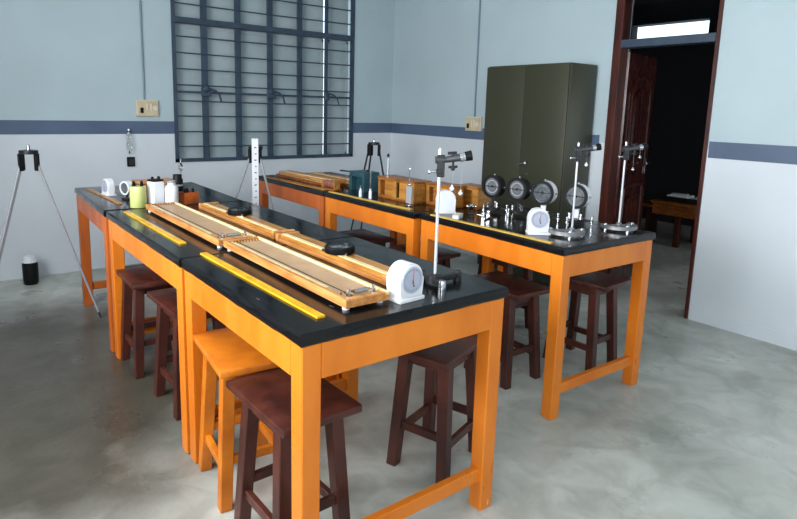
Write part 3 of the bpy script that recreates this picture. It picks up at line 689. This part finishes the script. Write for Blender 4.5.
MB().ball((0, 0, .25), .009).build('tip', 'rod_white', t)
# teal apparatus and neighbours on the far right table
t = thing('teal_apparatus_box', 'dark teal metal apparatus box on far right table below the window corner', 'apparatus', (2.60, 3.69, TZ), 0)
MB().box(0, .15, 0, .20, .11, .15, .003).build('top_plate', 'teal_paint', t, False)
MB().box(0, .15, 0, .03, 0, .11, .002).box(0, .15, .17, .20, 0, .11, .002).box(.05, .09, .03, .17, 0, .11, .002).build('case', 'teal_paint', t, False)
MB().rod((.03, .18, .14), (-.02, .30, .142), .006).build('lever', 'black_iron', t)
MB().lathe([(0, 0), (.012, 0), (.012, .016), (0, .018)], (.08, .06, .15), seg=12).build('terminal', 'black_iron', t)
for i, (x, y, h, l) in enumerate(((2.44, 3.50, .065, 'short white tube standing on the far right table before the teal box'), (2.47, 3.42, .07, 'white-based slim glass tube standing beside the teal box'))):
    t = thing('specimen_tube', l, 'tube', (x, y, TZ), 0, 'slim white tubes')
    MB().lathe([(0, 0), (.012, 0), (.012, h*.75), (.007, h*.8), (.007, h), (0, h)], seg=14).build('body', 'white_plastic', t)
    MB().rod((0, 0, h), (0, 0, h+(.02 if i == 0 else .13)), .005).build('stem', 'steel' if i == 0 else 'glass', t)
t = thing('coil_block', 'reddish brown coil block on far right table beside the stacked boards', 'coil', (2.47, 3.95, TZ), .1)
MB().box(-.04, .04, -.09, .09, 0, .012, .002).build('base', 'brown_wood', t, False)
MB().rod((0, -.07, .042), (0, .07, .042), .03, .03, 18).build('winding', 'reddish', t)
for y in (-.08, .07): MB().box(-.03, .03, y, y+.01, .012, .07, .002).build('end_cheek', 'gold_wood', t, False)
for i, (x, y, z, l_, rz, m, lb) in enumerate(((2.58, 4.02, 0, .93, .02, 'brown_wood', 'lower brown board of the stack on the far right table'),
                                    (2.585, 4.0, .035, .86, .05, 'pale_wood', 'pale board topmost of the stack on the far right table'),
                                    (2.74, 3.95, 0, .96, -.01, 'gold_wood', 'long board with yellow strip lying behind the board stack'),
                                    (2.90, 4.05, 0, .85, .02, 'pale_wood', 'pale board lying rearmost on the far right table'))):
    t = thing('sonometer_board', lb, 'board', (x, y, TZ+z), rz, 'boards on the far right table')
    MB().box(-.06, .06, 0, l_, 0, .022, .002).build('board', m, t, False)
    MB().box(-.06, .06, .0, .04, .022, .034, .002).build('end_block', 'cream_strip' if i == 2 else m, t, False)
    MB().box(-.045, -.025, .05, l_-.05, .022, .026).build('scale_strip', 'cream_strip', t, False)
    if i == 3: t.location.z = TZ
# left row jars ------------------------------------------------------
t = thing('green_jar', 'yellow-green cylindrical jar with black terminals on the middle left table', 'jar', (.985, 3.80, TZ))
MB().lathe([(.0, .0), (.047, 0), (.048, .002), (.048, .128), (.047, .131), (0, .131)], seg=28).build('body', 'lime_jar', t)
for a in range(4): MB().lathe([(.011, 0), (.011, .012), (.006, .014), (.009, .024), (0, .028)], (.032*math.cos(a*PI/2+.5), .032*math.sin(a*PI/2+.5), .132), seg=12).build('terminal', 'black_plastic', t)
t = thing('white_canister', 'tall white canister with black base between the green jar and white bottle', 'canister', (1.092, 3.80, TZ), .3)
MB().box(-.041, .041, -.036, .036, 0, .014, .003).build('base', 'black_plastic', t, False)
MB().box(-.041, .041, -.036, .036, .014, .155, .01, seg=3).build('body', 'white_plastic', t)
MB().box(-.039, .039, -.034, .034, .155, .166, .004).build('lid', 'black_plastic', t, False)
for x in (-.022, .022): MB().lathe([(.009, 0), (.009, .014), (.005, .018), (0, .02)], (x, 0, .166), seg=12).build('terminal', 'black_plastic', t)
t = thing('white_bottle', 'white round bottle with metal wire clip right of the white canister', 'bottle', (1.172, 3.745, TZ))
MB().lathe([(0, 0), (.038, 0), (.04, .005), (.04, .11), (.036, .128), (.024, .134), (.024, .146), (0, .146)], seg=28).build('body', 'white_plastic', t)
MB().lathe([(0, 0), (.026, 0), (.026, .016), (0, .018)], (0, 0, .146), seg=20).build('cap', 'light_grey', t)
MB().tube([(-.03, -.02, .12), (-.05, -.02, .14), (-.03, -.02, .165), (0, -.01, .168), (.03, 0, .15)], .003, 6).build('clip', 'steel', t)
t = thing('black_cylinder', 'black round canister standing behind the white bottle', 'canister', (1.27, 3.93, TZ))
MB().lathe([(0, 0), (.034, 0), (.034, .14), (.028, .15), (.028, .175), (0, .178)], seg=22).build('body', 'black_plastic', t)
MB().lathe([(.0345, .1), (.0355, .1), (.0355, .112), (.0345, .112)], seg=22, caps=False).build('band', 'light_grey', t)
t = thing('copper_coloured_box', 'small orange-brown open box with dark pegs at right of the jars', 'box', (1.295, 3.80, TZ), .25)
MB().box(-.05, .05, -.04, .04, 0, .01, .001).build('bottom_board', 'copper_orange', t, False)
MB().box(-.05, .05, -.04, -.032, .01, .075, .001).box(-.05, .05, .032, .04, .01, .075, .001).box(-.05, -.042, -.032, .032, .01, .075, .001).box(.042, .05, -.032, .032, .01, .075, .001).build('side_board', 'copper_orange', t, False)
for i, (x, y) in enumerate(((-.03, -.01), (0, .01), (.03, 0))): MB().rod((x, y, .01), (x*1.15, y, .095), .006, .008).build('peg', 'black_plastic', t)
t = thing('low_wooden_box', 'flat brown wooden box lying behind the green jar and white canister', 'box', (1.20, 4.18, TZ), .1)
MB().box(-.13, .13, -.08, .08, 0, .10, .003).build('case', 'brown_wood', t, False)
MB().box(-.134, .134, -.084, .084, .10, .115, .003).build('lid', 'pale_wood', t, False)
t = thing('round_gauge', 'round white-rimmed gauge standing left of the green jar', 'gauge', (1.0, 4.13, TZ), math.radians(-65))
MB().box(-.03, .03, -.02, .02, 0, .012, .002).rod((0, 0, .012), (0, 0, .04), .007).build('foot', 'black_iron', t)
MB().ring((0, 0, .078), (0, -1, 0), .045, .036, .04, 32).build('rim', 'white_plastic', t)
MB().lathe([(0, 0), (.037, 0), (.037, .004), (0, .004)], (0, -.01, .078), (0, -1, 0), 28).build('dial', 'grey_dial', t)
t = thing('glass_stem', 'slim glass tube with small bulb standing behind the white bottle', 'glassware', (1.35, 4.1, TZ))
MB().lathe([(.022, 0), (.022, .004), (.004, .01), (.004, .17), (.016, .195), (.016, .21), (.006, .23), (.004, .25), (0, .25)], seg=16).build('tube', 'glass', t)
MB().lathe([(0, .248), (.006, .248), (.006, .262), (0, .262)], seg=12).build('stopper', 'chrome', t)
t = thing('hanging_flask', 'clear glass flask hanging on the back wall over the dark band', 'flask', (1.452, BY, 1.09))
MB().lathe([(.0, 0), (.02, .004), (.032, .03), (.03, .06), (.02, .08), (.024, .11), (.028, .13), (.022, .155), (.012, .17), (.012, .19), (0, .19)], (0, -.045, 0), seg=24).build('vessel', 'glass', t)
MB().lathe([(0, 0), (.014, 0), (.014, .012), (.006, .016), (0, .018)], (0, -.045, .188), seg=14).build('stopper', 'rod_white', t)
MB().tube([(0, 0, .165), (0, -.028, .165)], .003, 6).ring((0, -.045, .165), (0, 0, 1), .02, .016, .006, 20).build('wall_bracket', 'steel', t)
MB().rod((0, -.045, -.02), (0, -.045, 0), .004).ball((0, -.045, -.02), .007).build('drip_tip', 'black_plastic', t)
# ------------------------------------------------------------------ tripods
def tripod(x, y, zt, label, feet, m='light_grey'):
    t = thing('field_tripod', label, 'tripod', (x, y, 0), 0, 'tall tripods')
    MB().lathe([(0, zt-.03), (.06, zt-.03), (.06, zt-.005), (.02, zt), (0, zt)], seg=24).build('head_plate', 'black_iron', t)
    MB().lathe([(.012, zt), (.012, zt+.02), (.006, zt+.035), (0, zt+.036)], seg=12).build('head_screw', 'steel', t)
    for fx, fy in feet:
        d = Vector((fx, fy, 0)).normalized(); a = d*.045
        MB().box(-.016, .016, -.012, .012, -.06, .06, .004, xf=Matrix.Translation((a.x*1.2, a.y*1.2, zt-.085)) @ Matrix.Rotation(math.atan2(d.y, d.x), 4, 'Z')).build('hinge_block', 'black_plastic', t)
        top = Vector((a.x*1.3, a.y*1.3, zt-.1)); ft = Vector((fx, fy, .0))
        lg = MB().rod(ft+(top-ft)*.03, top, .007, .010, 10).build('leg', m, t)
        MB().rod(ft, ft+(top-ft)*.04, .003, .009, 8).build('foot_spike', 'black_iron', lg)
    return t
tripod(.525, 4.76, 1.195, 'grey tripod at left edge with one leg slanting to the floor', [(.344, -.285), (-.36, -.1), (-.3, .3)])
tripod(2.18, 4.69, 1.20, 'tripod behind the white graduated staff between the two rows', [(-.50, -.06), (.12, -.45), (.15, .42)], 'light_grey')
tripod(3.68, 5.05, 1.19, 'dark tripod behind the far right table near the room corner', [(-.25, .12), (.22, -.16), (.06, .33)], 'black_iron')
t = thing('graduated_staff', 'upright white graduated staff standing before the tripod below the window', 'staff', (2.05, 4.42, 0), math.radians(-22))
MB().box(-.026, .026, -.009, .009, .0, 1.275, .002).build('staff_board', 'white_plastic', t, False)
for z in range(2, 25): 
    MB().box(-.002 if z % 2 else -.008, .01, -.0105, -.009, .05*z, .05*z+.009).build('graduation', 'grey_dial', t, False)
# dark object at the left edge of the photograph
t = thing('pedal_bin', 'black cylindrical bin with white lid against the back wall at far left', 'bin', (.575, 5.66, 0))
MB().lathe([(0, 0), (.05, 0), (.058, .02), (.06, .17), (.056, .19), (0, .19)], seg=28).build('body', 'black_plastic', t)
MB().lathe([(.058, .19), (.056, .205), (.045, .235), (.02, .25), (0, .252)], seg=28).build('lid', 'white_plastic', t)
